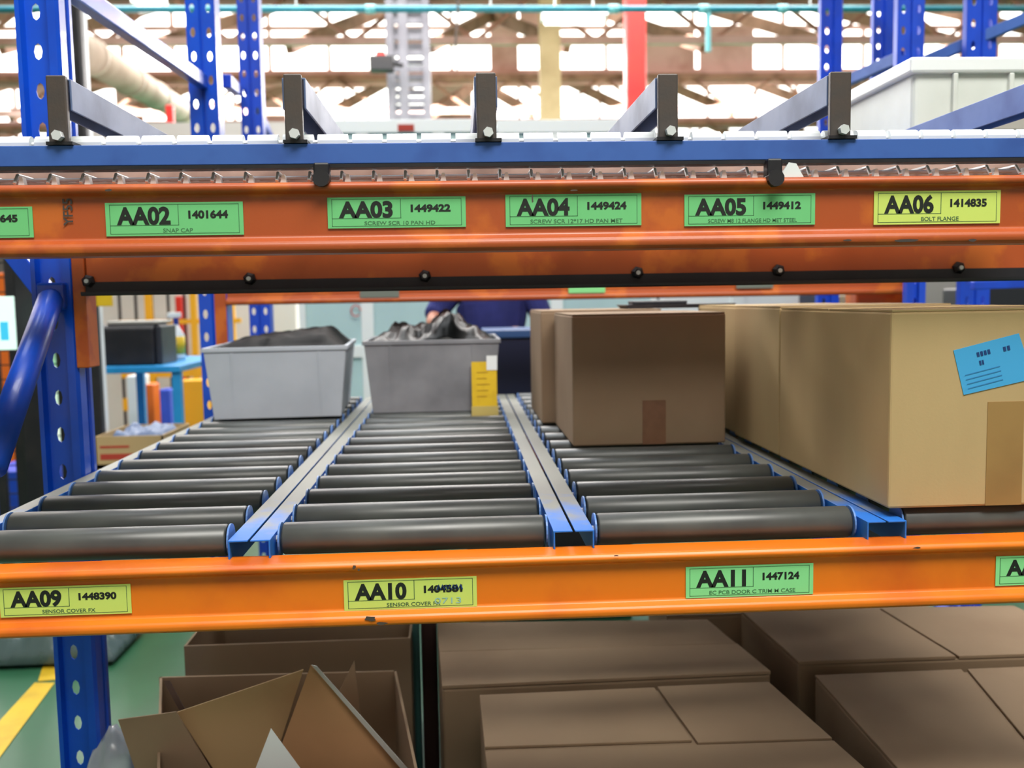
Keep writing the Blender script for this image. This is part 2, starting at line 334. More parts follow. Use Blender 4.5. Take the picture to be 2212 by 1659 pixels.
# left frame of our rack: front post at Y .5, rear posts deeper
FY = .68
lx = P(83, 830, FY).x; rx = P(190, 830, FY).x; FX = -.858-.046; FW = .09
ra = P(405, 150, 2.1); rb = P(470, 150, 2.1); RX = (ra.x+rb.x)/2; RW = rb.x-ra.x
za = P(155, -30, FY+.1).z; zb = P(428, 165, 2.1).z
upright_frame([(FX, FY, FW, 1), (RX, 2.1, RW-.005, 2)], 'blue perforated rack upright at the left end of the roller lanes', M_bl,
              [((FX, FY+.1, za+.02), (RX, 2.1, zb-.02))])
c0 = P(540, 150, 3.1); w3 = .098
upright_frame([(c0.x, 3.1, w3, 2)], 'blue perforated upright right behind the left frame, second from left', M_bl2,
              [((c0.x-.02, 3.12, P(545, 185, 3.1).z), (c0.x-.06, 3.9, P(520, 310, 3.9).z)), ((RX+.05, 2.25, P(470, 175, 2.25).z), (c0.x-.06, 3.1, P(530, 195, 3.1).z))])
# forward-leaning tube from the post to the lower front beam, and the short brace above it
a = P(112, 640, FY-.01); b = P(-20, 1010, .2)
root = thing('support_strut', 'thick blue slanting strut left of the perforated post', 'strut', b)
MB().tube([Vector((0, 0, 0)), (a-b)*.97, (a-b)], [.027, .027, .02], 16).build('strut_tube', M_bl, root, smooth=True)
MB().box((a.x-b.x-.03, a.y-b.y-.01, a.z-b.z-.03), (a.x-b.x+.03, a.y-b.y+.015, a.z-b.z+.03)).build('end_lug', M_bl, root, bevel=.006)
a2 = P(40, 560, FY); b2 = P(100, 630, FY)
tag(MB().bar(P(10, 520, FY+.12), P(98, 632, FY+.1), .03, .045).build('frame_brace', M_bl, bevel=.003), 'short blue brace meeting the perforated post above the slanting strut', 'brace')
# right side uprights behind
for (p0, p1, py, Yy, cc, lab) in [(1772, 1820, 150, 3.0, 1, 'blue upright behind the fifth divider post'), (1885, 1930, 150, 3.6, 1, 'darker blue upright just left of the paired upright over the white tote'),
                                  (1938, 1996, 80, 2.4, 2, 'blue upright rising over the left corner of the white tote'), (2088, 2153, 60, 2.3, 2, 'rightmost blue upright above the white tote')]:
    a = P(p0, py, Yy); b = P(p1, py, Yy)
    top = 3.6
    upright_frame([((a.x+b.x)/2, Yy, b.x-a.x, cc)], lab, M_bl2, [], z1=top)
def brace(pa, Ya, pb, Yb, lab, wd=.035, m=M_lb):
    a = P(*pa, Ya); b = P(*pb, Yb); r = MB().bar((0, 0, 0), b-a, .03, wd).build('rack_brace', m, bevel=.003, origin=None); r.location = a
    return tag(r, lab, 'brace')
brace((1795, 190), 3.0, (1950, 122), 2.5, 'short blue rack brace left of the white tote', .05)
brace((2000, 132), 2.45, (2240, 30), 2.2, 'long dark blue rack brace above the white tote', .045)
brace((2100, 617), 1.9, (2300, 610), 1.9, 'blue bar peeping over the big tan carton at the right edge', .03, M_bl2)
a = P(2082, 630, 2.6); b = P(2110, 630, 2.6)
upright_frame([((a.x+b.x)/2, 2.6, b.x-a.x, 1)], 'blue post seen over the big tan carton, right of the grey gap', M_bl2, [], z1=1.9)
a = P(1962, 630, 1.85); b = P(1992, 630, 1.85)
upright_frame([((a.x+b.x)/2, 1.86, b.x-a.x, 1)], 'dark blue post at the right end of the rear orange beam', M_bl2, [], z1=1.62)
# ---------------------------------------------------------------- orange beams
def beam_profile(z0, z1, d=.05, lip=.011):
    h = z1-z0
    return [(.0, z1-h*.17), (-lip, z1-h*.12), (-lip-.002, z1-h*.06), (-lip+.003, z1), (d, z1), (d, z0), (-lip+.004, z0), (-lip-.003, z0+h*.035), (-lip-.004, z0+h*.12), (-lip, z0+h*.17), (0, z0+h*.23)]
def label_on(parent, px0, px1, pyt, pyb, Y, m, code, num, small, tilt=0, extra=None):
    tl = P(px0, pyt[0], Y); br = P(px1, pyb[1], Y); bl = P(px0, pyb[0], Y); tr = P(px1, pyt[1], Y)
    w = ((tr.x-tl.x)+(br.x-bl.x))/2; h = ((tl.z-bl.z)+(tr.z-br.z))/2; c = (tl+tr+bl+br)/4
    o = MB().box((0, -.0008, 0), (w, 0, h)).build('location_label', m, parent)
    o.location = Vector((c.x-w/2, Y-.0006, c.z-h/2))-Vector(parent.location); o.rotation_euler.y = tilt
    t = MB()
    if code: text_geo(t, code, w*.08, h*.36, h*.70, .0015, width=w*.39 if len(code) == 4 else None)
    if num: text_geo(t, num, w*.6, h*.52, h*.31, .0007, width=w*.29)
    tm = t.build('lettering', M_ink, o); tm.location = (0, -.0012, 0)
    t = MB()
    if small: text_geo(t, small, w*.52, h*.1, h*.17, .0001, width=min(w*.68, w*.027*len(small)), align='CENTER')
    for (xa, za, xb, zb) in ((.03, .06, .97, .075), (.03, .93, .97, .945), (.03, .06, .0345, .94), (.966, .06, .97, .94), (.525, .31, .53, .94), (.03, .31, .53, .325)):
        t.add([(w*xa, 0, h*za), (w*xb, 0, h*za), (w*xb, 0, h*zb), (w*xa, 0, h*zb)], [(0, 1, 2, 3)])
    tm = t.build('small_print', M_line if m is not M_ly else M_ink2, o); tm.location = (0, -.0011, 0)
    if extra == 'scribble':
        s = MB(); pts = [(w*(.7+.19*k/14), 0, h*(.66+(.09 if k % 2 else -.06))) for k in range(15)]
        s.tube([Vector(p) for p in pts], .0016, 6); tm = s.build('pen_scribble', M_blueink, o); tm.location = (0, -.0015, 0)
        s = MB(); text_geo(s, '0713', w*.68, h*.14, h*.28, 0, width=w*.2); tm = s.build('pen_digits', M_blueink2, o); tm.location = (0, -.0014, 0)
    return o
# z levels of the front beams, read at mid picture
zu1 = (P(300, 401, 0).z+P(1900, 379, 0).z)/2; zu0 = (P(300, 553, 0).z+P(1900, 530, 0).z)/2
zl1 = (P(300, 1207, .05).z+P(1900, 1159, .05).z)/2; zl0 = (P(300, 1367, 0).z+P(1900, 1309, 0).z)/2
XL, XR = P(-420, 700, 0).x, P(2620, 700, 0).x
def chips(parent, lst, Y):
    m = MB()
    for px, py, wd, ht in lst:
        p = P(px, py, Y)-Vector(parent.location); k = 9; pts = []
        for i in range(k):
            t = i*2*math.pi/k; r = .6+random.random()*.5; pts.append((p.x+math.cos(t)*wd*r/2*.00073, 0, p.z+math.sin(t)*ht*r/2*.00073))
        m.slab([(x, Y-.0007-parent.location.y, z) for x, _, z in pts], (0, -1, 0), .0003)
    return m
ub = thing('shelf_beam', 'upper orange shelf beam across the front with five green tinted and yellow bin labels', 'beam', (XL, 0, zu0))
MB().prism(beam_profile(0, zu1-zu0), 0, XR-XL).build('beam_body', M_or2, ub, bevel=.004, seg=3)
lb = thing('shelf_beam', 'lower orange shelf beam in front of the roller lanes', 'beam', (XL, 0, zl0))
MB().prism(beam_profile(0, zl1-zl0), 0, XR-XL).build('beam_body', M_or, lb, bevel=.003, seg=3)
label_on(ub, -225, 72, (450, 446), (517, 513), -.0006, M_lg, 'AA01', '1401645', None)
label_on(ub, 229, 526, (440, 434), (512, 506), -.0006, M_lg, 'AA02', '1401644', 'SNAP CAP')
label_on(ub, 708, 1006, (429, 422), (495, 489), -.0006, M_lg, 'AA03', '1449422', 'SCREW SCR 10 PAN HD')
label_on(ub, 1092, 1385, (421, 417), (491, 486), -.0006, M_lg, 'AA04', '1449424', 'SCREW SCR 12*17 HD PAN MET')
label_on(ub, 1478, 1760, (421, 417), (489, 485), -.0006, M_lg, 'AA05', '1449412', 'SCREW M8 12 FLANGE HD MET STEEL')
label_on(ub, 1887, 2160, (414, 410), (487, 481), -.0006, M_ly, 'AA06', '1414835', 'BOLT FLANGE')
label_on(lb, 0, 284, (1266, 1264), (1331, 1327), -.0006, M_ly, 'AA09', '1448390', 'SENSOR COVER FX')
label_on(lb, 743, 1030, (1252, 1245), (1318, 1311), -.0006, M_ly, 'AA10', '1404581', 'SENSOR COVER FX', extra='scribble')
label_on(lb, 1481, 1756, (1225, 1215), (1296, 1279), -.0006, M_lg2, 'AA11', '1447124', 'EC PCB DOOR C TRIM M CASE')
label_on(lb, 2150, 2430, (1200, 1194), (1264, 1257), -.0006, M_lg2, 'AA12', '1447125', 'EC PCB DOOR')
t = MB(); text_geo(t, 'YF55', 0, 0, .02, .0004); o = t.build('ink_stamp', M_dk, ub); o.rotation_euler.y = -math.pi/2; o.location = P(158, 488, -.002)-ub.location
chips(ub, [(235, 411, 16, 6), (1240, 411, 20, 4), (1960, 520, 60, 7), (1830, 519, 22, 6), (2100, 519, 26, 7), (1150, 430, 5, 20)], -.015).build('paint_chip', M_dk, ub)
chips(ub, [(75, 422, 26, 18), (395, 415, 36, 22), (760, 410, 30, 24), (1790, 402, 60, 20)], .0).build('touch_up_paint', M_or, ub)
chips(lb, [(800, 1336, 30, 12), (825, 1346, 26, 8), (765, 1225, 8, 12), (775, 1230, 6, 6), (1980, 1183, 20, 5), (1330, 1200, 14, 3)], -.015).build('paint_chip', M_dk, lb)
# inner orange beam with the black angle bolted under it
IY = FY+.0
zi1 = P(1100, 500, IY).z+.02; zi0 = P(1100, 607, IY).z; XI0 = P(188, 640, IY).x; XI1 = P(2900, 600, IY).x
ib = thing('shelf_beam', 'dark orange inner beam behind the upper one with a black angle under it', 'beam', (XI0, IY, zi0))
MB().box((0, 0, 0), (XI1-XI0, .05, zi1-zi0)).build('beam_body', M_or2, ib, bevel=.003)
zc = P(180, 795, IY).z
MB().box((-.03, -.004, zc-zi0), (-.002, .06, zi1-zi0)).build('end_connector', M_or2, ib, bevel=.003)
zk0 = P(1100, 622, IY).z
MB().prism([(-.035, zk0-zi0), (-.032, zk0-zi0-.003), (0, zk0-zi0), (0, zk0-zi0+.028), (-.004, zk0-zi0+.028), (-.006, zk0-zi0+.006), (-.035, zk0-zi0+.006)], 0.0, XI1-XI0).build('black_angle', M_blk, ib)
for px in (192, 540, 918, 1376, 1680, 2068):
    p = P(px, 590, IY); x = p.x-XI0; z = zk0-zi0+.030
    o = MB().tube([(x, -.001, z), (x, -.009, z), (x, -.015, z)], [.0145, .0145, .009], 6).build('bolt', M_blk, ib)
    MB().tube([(x, -.014, z), (x, -.019, z)], .005, 8).build('bolt_tip', M_zinc, o)
# rear orange beam with faded labels
RY = 2.1; zr0 = P(1100, 648, RY).z-.002; XR0 = P(490, 650, RY).x; XR1 = P(1966, 640, RY).x
rbm = thing('shelf_beam', 'rear orange beam seen below the black angle with three faded labels', 'beam', (XR0, RY, zr0))
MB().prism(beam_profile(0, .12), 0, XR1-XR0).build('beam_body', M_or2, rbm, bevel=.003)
MB().box((-.045, -.004, -.15), (-.002, .05, .12)).build('end_connector', M_or2, rbm); MB().box((XR1-XR0, -.004, -.09), (XR1-XR0+.04, .05, .12)).build('end_connector', M_or2, rbm)
for (p0, p1, q0, q1, mm) in ((778, 862, 627, 645, M_lgy), (1228, 1307, 614, 635, M_lg2), (1590, 1670, 607, 625, M_lgy)):
    a = P(p0, q1, RY-.013); b = P(p1, q0, RY-.013)
    MB().box((a.x-XR0, -.0165, a.z-zr0+.003), (b.x-XR0, -.0155, b.z-zr0+.003)).build('faded_label', mm, rbm)
# ================================================================ ROLLER LANES
ZT = E-.365; ZA = ZT-.027; SP = .142; RR = .027
zrail = E-.38
seam = [P(-240, 1196, .03).x, P(538, 1186, .03).x, P(1240, 1176, .03).x, P(1916, 1146, .03).x]
seam[0] = -.857
seam.append(seam[3]+.51)
LEN = 2.3
lanes = []
labs = ['leftmost roller lane, dark rollers leading to the pale grey bin', 'roller lane with shiny rollers leading to the bin with the yellow card',
        'roller lane carrying the brown carton with taped base', 'rightmost roller lane under the big tan carton']
for i in range(4):
    xa, xb = seam[i]+.002, seam[i+1]-.002
    root = thing('roller_lane', labs[i], 'roller conveyor', (xa, .03, zrail-.05))
    wd = xb-xa; T = .003; CW = .032
    for s, x0 in ((1, 0), (-1, wd)):
        prof = [(x0, .05), (x0+s*CW, .05), (x0+s*CW, 0), (x0+s*(CW-T), 0), (x0+s*(CW-T), .05-T), (x0, .05-T)]
        MB().prism(prof, 0, LEN, 'y').build('side_rail', M_rail, root, bevel=.001)
    n = 1 if i == 3 else 16
    for k in range(16):
        y = .055+SP*k; g = CW+.012
        rl = MB().tube([(g, 0, 0), (g+.003, 0, 0), (wd-g-.003, 0, 0), (wd-g, 0, 0)], [RR-.002, RR, RR, RR-.002], 32).build('roller', M_rl, root, smooth=False)
        for p in rl.data.polygons: p.use_smooth = len(p.vertices) == 4
        rl.location = (0, y, ZA-(zrail-.05))
        for xx in (g-.006, wd-g+.003):
            MB().tube([(xx, 0, 0), (xx+.003, 0, 0)], RR+.0005, 24).build('roller_bracket', M_tab, rl)
        MB().tube([(CW-.002, 0, 0), (g, 0, 0)], .006, 8).build('axle', M_zinc, rl)
    lanes.append(root)
# cross bearers that carry the lanes
for k, (yy, lab) in enumerate([(1.5, 'orange cross beam under the far end of the roller lanes')]):
    tag(MB().box((seam[0]+.01, yy, zrail-.17), (seam[4], yy+.05, zrail-.052)).build('cross_beam', M_or2), lab, 'beam')
# ================================================================ UPPER DECK
zb1 = (P(300, 310, 0).z+P(1900, 303, 0).z)/2; zb0 = (P(300, 354, 0).z+P(1900, 346, 0).z)/2
dk = thing('roller_deck', 'blue fronted upper deck with white rollers above the labelled beam', 'roller deck', (XL, .0, zb0))
H = zb1-zb0; LW = XR-XL
MB().prism([(0, 0), (0, H), (.03, H), (.03, H-.003), (.003, H-.003), (.003, .003), (.03, .003), (.03, 0)], 0, LW).build('front_bar', M_lb, dk, bevel=.001)
MB().box((.0, -.001, -.006), (LW, .028, -.0005)).build('dark_underside', M_blk, dk)
x = .01; k = 0
while x < LW-.05:
    MB().tube([(x, .052, H+.010), (x+.047, .052, H+.010)], .0125, 14).build('white_roller', M_wh, dk); x += .0545; k += 1
MB().tube([(0, .052, H+.010), (LW, .052, H+.010)], .004, 8).build('roller_axle', M_zinc, dk)
MB().box((0, .10, -.010), (LW, .12, .006)).build('cross_rail', M_brownslat, dk)
# wire mesh deck between bar and beam
zt = zu1; gap = zb0-zu1
md = thing('wire_deck', 'zinc wire mesh shelf deck lying on the upper orange beam', 'wire deck', (XL, .01, zt))
m = MB(); x = .02; 
while x < LW: m.tube([(x, .0, .004), (x, .012, .018), (x, .64, .018)], .0028, 6); x += .0495
m.build('long_wires', M_zinc, md)
m = MB()
for yy in (.03, .2, .4, .6): m.tube([(0, yy, .0125), (LW, yy, .0125)], .003, 6)
m.build('cross_wires', M_zinc, md)
x = .03
while x < LW: MB().prism([(x-.005, .0), (x+.005, .0), (x+.002, .014), (x-.002, .014)], .0, .012, 'y').build('wire_clip', M_wh, md); x += .0495
for yy, zz in ((.045, .0), (.3, .0), (.5, .0)):
    MB().box((0, yy, zz+.0005), (LW, yy+.09, zz+.0105)).build('deck_slat', M_brownslat, md)
for px, lab in ((695, 'black clamp hanging under the blue bar above the label third from left'), (1672, 'black clamp under the blue bar above the fifth bin label')):
    p = P(px, 378, -.01)
    root = thing('clamp', lab, 'clamp', (p.x, -.012, p.z))
    MB().box((-.012, -.004, -.004), (.012, .02, zb0-p.z)).build('clamp_body', M_blk, root, bevel=.003)
    MB().tube([(0, -.01, -.006), (0, .012, -.006)], .013, 12).build('clamp_knob', M_blk, root)
p = P(1708, 372, -.0)
tag(MB().slab([(-.018, 0, 0), (.02, 0, 0), (.008, 0, .021), (-.004, 0, .023)], (0, 1, 0), .006).build('white_clip', M_wh), 'white triangular clip beside the black clamp near the fifth label', 'clip').location = (p.x, -.003, zu1+.0005)
# dividers
for j, (p0, p1, pt, pb) in enumerate([(97, 148, 163, 306), (611, 655, 160, 306), (1028, 1073, 157, 304), (1422, 1465, 160, 302), (1795, 1838, 155, 300), (2285, 2325, 150, 298)]):
    a = P(p0, pt, 0); b = P(p1, pb, 0); wd = b.x-a.x; hh = a.z-zb1
    names = ['leftmost', 'second from left', 'middle', 'fourth from left', 'fifth from left', 'rightmost']
    lab = '%s lane divider on the upper deck, dark steel post with grey blue arm' % names[j] if j < 5 else 'rightmost lane divider on the upper deck, only its blue arm in view'
    root = thing('lane_divider', lab, 'divider', ((a.x+b.x)/2, .0, zb1+.0005))
    MB().box((-wd/2, 0, 0), (wd/2, .012, hh)).build('post', M_dk, root, bevel=.002)
    MB().box((-wd*.6, -.004, 0), (wd*.75, .03, .005)).build('foot', M_blk, root)
    MB().tube([(0.002, -.001, .013), (.002, -.013, .013)], .008, 6).build('bolt', M_zinc, root)
    MB().prism([(-.018, hh-.05), (-.018, hh-.003), (.018, hh-.003), (.018, hh-.05), (.015, hh-.05), (.015, hh-.006), (-.015, hh-.006), (-.015, hh-.05)], .013, .95, 'y').build('arm', M_lb if j == 5 else M_gb, root, bevel=.001)
# white tote on the upper deck, right
WY = .62; a = P(1968, 122, WY); zt0 = zb0+.0115; W = .5; D = .42; Ht = a.z-zt0
MB().box((.9, .70, -.03), (LW, .74, .011)).build('support_rail', M_lb, dk); MB().box((.9, .96, -.03), (LW, 1.0, .011)).build('support_rail', M_lb, dk)
tt = thing('storage_tote', 'big cloudy white plastic tote on the upper deck at the right', 'tote', (a.x, WY, zt0))
m = MB().box((.012, .012, 0), (W-.012, D-.012, Ht-.03)); m.build('tote_body', M_tote, tt, bevel=.012, seg=3)
MB().box((0, 0, Ht-.035), (W, D, Ht)).build('rim', M_wh, tt, bevel=.006)
for x in (.1, .23, .36): MB().box((x, .002, 0.02), (x+.012, .014, Ht-.035)).build('rib', M_tote, tt, bevel=.003)
MB().box((.15, .0, Ht*.45), (.33, .013, Ht*.62)).build('grip_panel', M_lgrey, tt, bevel=.006)
# ================================================================ LOADS ON THE LANES
def carton(name, x0, x1, y0, y1, z0, h, lab, m=M_card, tape=None, tm=M_tape, rz=0, group=None, th=.3, topgap=True):
    w, d = x1-x0, y1-y0
    root = thing(name, lab, 'carton', (x0, y0, z0), rz, group=group)
    MB().box((0, 0, 0), (w, d, h-.004)).build('carton_body', m, root, bevel=.004)
    fm = MB(); fm.box((.002, .002, h-.004), (w-.002, d/2-.0015, h)); fm.box((.002, d/2+.0015, h-.004), (w-.002, d-.002, h)); fm.build('top_flap', m, root, bevel=.001)
    if tape:
        t0, t1, ht = tape; MB().box((t0, -.0012, .001), (t1, -.0002, ht)).build('tape', tm, root)
    return root
# big tan carton row on lane four
b1 = PZ(1918, 1100, ZT); h4 = P(1922, 670, b1.y).z-ZT
b2 = PZ(1692, 985, ZT); b3 = PZ(1603, 938, ZT)
W4 = .40
ta = P(2130, 1000, b1.y).x-b1.x; tb = P(2208, 1000, b1.y).x-b1.x
bigc = carton('cardboard_carton', b1.x, b1.x+W4, b1.y, b2.y-.004, ZT+.0005, h4, 'big tan carton with a light blue label at the right edge', M_card, (ta, tb, P(2170, 868, b1.y).z-ZT), M_tape)
carton('cardboard_carton', b1.x+.0, b1.x+W4, b2.y+.0, b3.y-.004, ZT+.0005, h4+.003, 'tan carton directly behind the big labelled carton', M_card)
carton('cardboard_carton', b1.x+.01, b1.x+W4, b3.y+.01, b3.y+.42, ZT+.0005, h4+.002, 'tan carton at the back of the row behind the big labelled carton', M_card)
# light blue label on it
pl = [P(2059, 757, b1.y), P(2200, 720, b1.y), P(2232, 818, b1.y), P(2081, 853, b1.y)]
o = bigc.location
lab_o = MB().slab([p-o+Vector((0, -.0012, 0)) for p in pl], (0, 1, 0), .001).build('shipping_label', M_skylbl, bigc)
e1 = (pl[1]-pl[0]); e2 = (pl[3]-pl[0])
def lp(u, v): return pl[0]-o+e1*u+e2*v+Vector((0, -.0018, 0))
m = MB()
for (u, v, du, dv) in [(.32, .17, .22, .1), (.33, .36, .08, .1), (.72, .2, .12, .1)]:
    n = max(2, int(du/.045))
    for k in range(n): m.quad(lp(u+k*du/n, v), lp(u+(k+.7)*du/n, v), lp(u+(k+.7)*du/n, v+dv), lp(u+k*du/n, v+dv))
m.build('label_print', M_blueink, lab_o)
m = MB()
for v in (.58, .68, .78, .88): m.quad(lp(.08, v), lp(.62, v), lp(.62, v+.018), lp(.08, v+.018))
m.build('label_lines', mat('pale blue ink', (50, 130, 190), .6), lab_o)
# lane three cartons
c1 = PZ(1238, 965, ZT); c1r = PZ(1577, 962, ZT); h3 = P(1238, 680, c1.y).z-ZT; c1b = PZ(1203, 928, ZT)
tw0 = P(1388, 900, c1.y).x-c1.x; tw1 = P(1438, 900, c1.y).x-c1.x
carton('cardboard_carton', c1.x, c1r.x, c1.y, c1b.y+.12, ZT+.0005, h3, 'brown carton with dark tape at its base, front of the third lane', M_card2, (tw0, tw1, P(1410, 865, c1.y).z-ZT), M_tape2)
c2 = PZ(1171, 915, ZT); h3b = P(1169, 672, c2.y).z-ZT
carton('cardboard_carton', c2.x, c2.x+.36, max(c2.y, c1b.y+.13), c2.y+.42, ZT+.0005, h3b, 'brown carton half hidden behind the taped brown carton', M_card2)
# dark tray resting on the cartons behind
Yt = c2.y+.1; p = P(1350, 662, Yt)
zz = ZT+h3b+.001
root = thing('black_tray', 'low black tray lying on the brown carton of the third lane', 'tray', (p.x, Yt, zz))
MB().prism([(0, .012), (.012, 0), (.33, 0), (.345, .012)], 0, .16, 'y').build('tray_body', M_blk, root); root.scale = (1, 1, 1)
MB().box((.03, .03, .012), (.2, .12, .024)).build('folded_sheet', M_dgrey, root, bevel=.004)
# grey bins with black liners
def lump(mb, x0, x1, y0, y1, zf, nx=34, ny=18, amp=.02, seed=0, z0=0):
    vs = []; fs = []
    for j in range(ny+1):
        for i in range(nx+1):
            u, v = i/nx, j/ny; x = x0+(x1-x0)*u; y = y0+(y1-y0)*v
            e = min(u, 1-u, v, 1-v)*6; e = min(1, e)
            n = noise.noise(Vector((x*22+seed, y*22, 3))) + .6*abs(noise.noise(Vector((x*55+seed, y*55, 7))))
            vs.append((x, y, z0+zf(u, v)*e+n*amp*e))
    for j in range(ny):
        for i in range(nx): q = j*(nx+1)+i; fs.append((q, q+1, q+nx+2, q+nx+1))
    return mb.add(vs, fs)
def bin_box(pxl, pxr, ybot, ytop_l, rz, lab, m, D, seed, zf, amp):
    a = PZ(pxl, ybot, ZT); b = P(pxr, ybot, a.y); wb = b.x-a.x; h = P(pxl, ytop_l, a.y).z-ZT; fl = .022
    root = thing('storage_bin', lab, 'bin', (a.x, a.y, ZT+.0005), rz)
    t = .004; M = MB()
    def ring(z, e): return [(-e, -e*.6, z), (wb+e, -e*.6, z), (wb+e, D+e, z), (-e, D+e, z)]
    lo, hi = ring(0, 0), ring(h-.012, fl); li, hi2 = ring(t, -t), ring(h-.012, fl-t)
    M.add(lo+hi+li+hi2, [(3, 2, 1, 0), (8, 9, 10, 11)]+[(i, (i+1) % 4, 4+(i+1) % 4, 4+i) for i in range(4)]+[(8+(i+1) % 4, 8+i, 12+i, 12+(i+1) % 4) for i in range(4)]+[(4+i, 4+(i+1) % 4, 12+(i+1) % 4, 12+i) for i in range(4)])
    M.build('bin_body', m, root, bevel=.006)
    e = fl+.006; e2 = fl-.006
    rm = MB(); o_ = ring(h-.014, e)+ring(h, e)+ring(h-.014, e2)+ring(h, e2)
    rm.add(o_, [(i, (i+1) % 4, 4+(i+1) % 4, 4+i) for i in range(4)]+[(8+(i+1) % 4, 8+i, 12+i, 12+(i+1) % 4) for i in range(4)]+[(4+i, 4+(i+1) % 4, 12+(i+1) % 4, 12+i) for i in range(4)]+[(8+i, 8+(i+1) % 4, (i+1) % 4, i) for i in range(4)])
    rm.build('rim', m, root, bevel=.002)
    for xr in (.16, .84):
        x = wb*xr; MB().add([(x-.004, -.001, .01), (x+.004, -.001, .01), (x+.004, -.016, h-.016), (x-.004, -.016, h-.016), (x-.004, .002, .01), (x+.004, .002, .01), (x+.004, -.012, h-.016), (x-.004, -.012, h-.016)], [(0, 1, 2, 3), (4, 7, 6, 5), (0, 3, 7, 4), (1, 5, 6, 2)]).build('rib', m, root)
    lg = lump(MB(), -fl+.004, wb+fl-.004, -.004, D+fl-.004, zf, seed=seed, amp=amp, z0=h-.012)
    g = lg.build('black_bag', M_bag, None, smooth=True, solid=.001); g.location = (root.location+Vector((0, 0, 0))); g.rotation_euler.z = rz
    g.name = 'polythene_bag'
    return root, g, h, wb
r1, g1, h1, w1 = bin_box(463, 736, 907, 752, math.radians(-3.2*-1), 'pale grey plastic bin at the end of the leftmost lane', M_bin, .5, 3, lambda u, v: .022+.05*u*min(1, v*2.5), .012)
tag(g1, 'black polythene bag bulging out of the pale grey bin', 'bag')
r2, g2, h2, w2 =  bin_box(806, 1066, 893, 737, 0, 'dull grey plastic bin with a yellow card at the end of the second lane', M_bin2, .45, 11, lambda u, v: .02+.03*math.exp(-((u-.62)/.12)**2)*1.6+.02*min(1, v*3), .035)
g2.data.materials[0] = M_bags
tag(g2, 'shiny crumpled black polythene bag filling the bin with the yellow card', 'bag')
# yellow card in clear pouch
ya = P(1018, 782, r2.location.y-.022); yb = P(1075, 910, r2.location.y-.022)
yc = thing('hanging_card', 'yellow card in a clear pouch taped to the dull grey bin', 'card', (ya.x, r2.location.y-.022, yb.z))
cw = yb.x-ya.x; ch = ya.z-yb.z
MB().box((0, 0, ch*.24), (cw, .0012, ch)).build('card', M_tag, yc); MB().box((-.002, -.001, 0), (cw+.003, -.0004, ch*.26)).build('pouch', mat('clear pouch', (214, 196, 120), .2, alpha=.75), yc)
MB().box((cw*.6, -.0015, ch*.86), (cw*1.02, -.0008, ch*1.1)).build('white_tape', M_wh, yc)
m = MB()
for k in range(5): m.box((cw*.2, -.0012, ch*(.42+.1*k)), (cw*(.6+.06*(k % 3)), -.0004, ch*(.43+.1*k)))
m.build('card_print', mat('olive ink', (170, 130, 30), .6), yc)
# navy crate behind, between the bin and the cartons
a = PZ(1062, 868, ZT); hh = P(1100, 712, a.y).z-ZT
nv = thing('storage_crate', 'dark navy plastic crate between the dull bin and the brown cartons', 'crate', (a.x, 2.42+.0, 0))
nv.location = (a.x+.0, 2.46, .6)
hz = P(1100, 712, 2.46).z-.6
MB().box((0, 0, 0), (.42, .36, hz-.03)).build('crate_body', mat('navy plastic', (16, 26, 58), .45), nv, bevel=.008)
MB().box((-.012, -.012, hz-.035), (.432, .372, hz)).build('rim', mat('blue rim plastic', (46, 80, 130), .4), nv, bevel=.005)
tag(MB().box((a.x-.1, 2.4, 0), (a.x+.6, 2.86, .599)).build('low_cabinet', M_dgrey, bevel=.01), 'dark cabinet behind the lanes under the navy crate', 'cabinet')
# ================================================================ PERSON BEHIND
def skin_obj(name, verts, edges, m, parent, sub=2):
    me = bpy.data.meshes.new(name); me.from_pydata([v[0] for v in verts], edges, []); o = bpy.data.objects.new(name, me); COL.objects.link(o)
    o.modifiers.new('skin', 'SKIN'); 
    for i, v in enumerate(verts):
        sv = me.skin_vertices[0].data[i]; sv.radius = v[1] if isinstance(v[1], tuple) else (v[1], v[1]); sv.use_root = (i == 0)
    s = o.modifiers.new('sub', 'SUBSURF'); s.levels = sub; s.render_levels = sub
    me.materials.append(m)
    if parent: o.parent = parent
    return o
PY = 3.44; pc = P(1062, 690, PY)
pr = thing('person', 'person in a navy shirt working behind the lanes, arm bent over the bin', 'person', (pc.x, PY, 0))
body = [((0, 0, .98), (.15, .11)), ((0, -.02, 1.15), (.13, .1)), ((0, -.03, 1.35), (.165, .11)), ((0, -.02, 1.47), (.1, .08)), ((0, -.03, 1.53), .055), ((0, -.05, 1.62), (.072, .085)), ((0, -.05, 1.72), (.07, .088)),
        ((-.18, -.02, 1.43), .06), ((-.29, -.06, 1.27), .045), ((-.3, -.2, 1.24), .04), ((-.2, -.36, 1.24), .028),
        ((.18, -.02, 1.43), .06), ((.25, -.06, 1.25), .045), ((.22, -.22, 1.16), .04), ((.1, -.36, 1.2), .028),
        ((-.1, 0, .9), .1), ((-.11, -.02, .5), .06), ((-.11, .02, .1), .045), ((-.11, -.14, .05), .035),
        ((.1, 0, .9), .1), ((.11, -.02, .5), .06), ((.11, .02, .1), .045), ((.11, -.14, .05), .035)]
be = [(0, 1), (1, 2), (2, 3), (3, 4), (4, 5), (5, 6), (3, 7), (7, 8), (8, 9), (9, 10), (3, 11), (11, 12), (12, 13), (13, 14), (0, 15), (15, 16), (16, 17), (17, 18), (0, 19), (19, 20), (20, 21), (21, 22)]
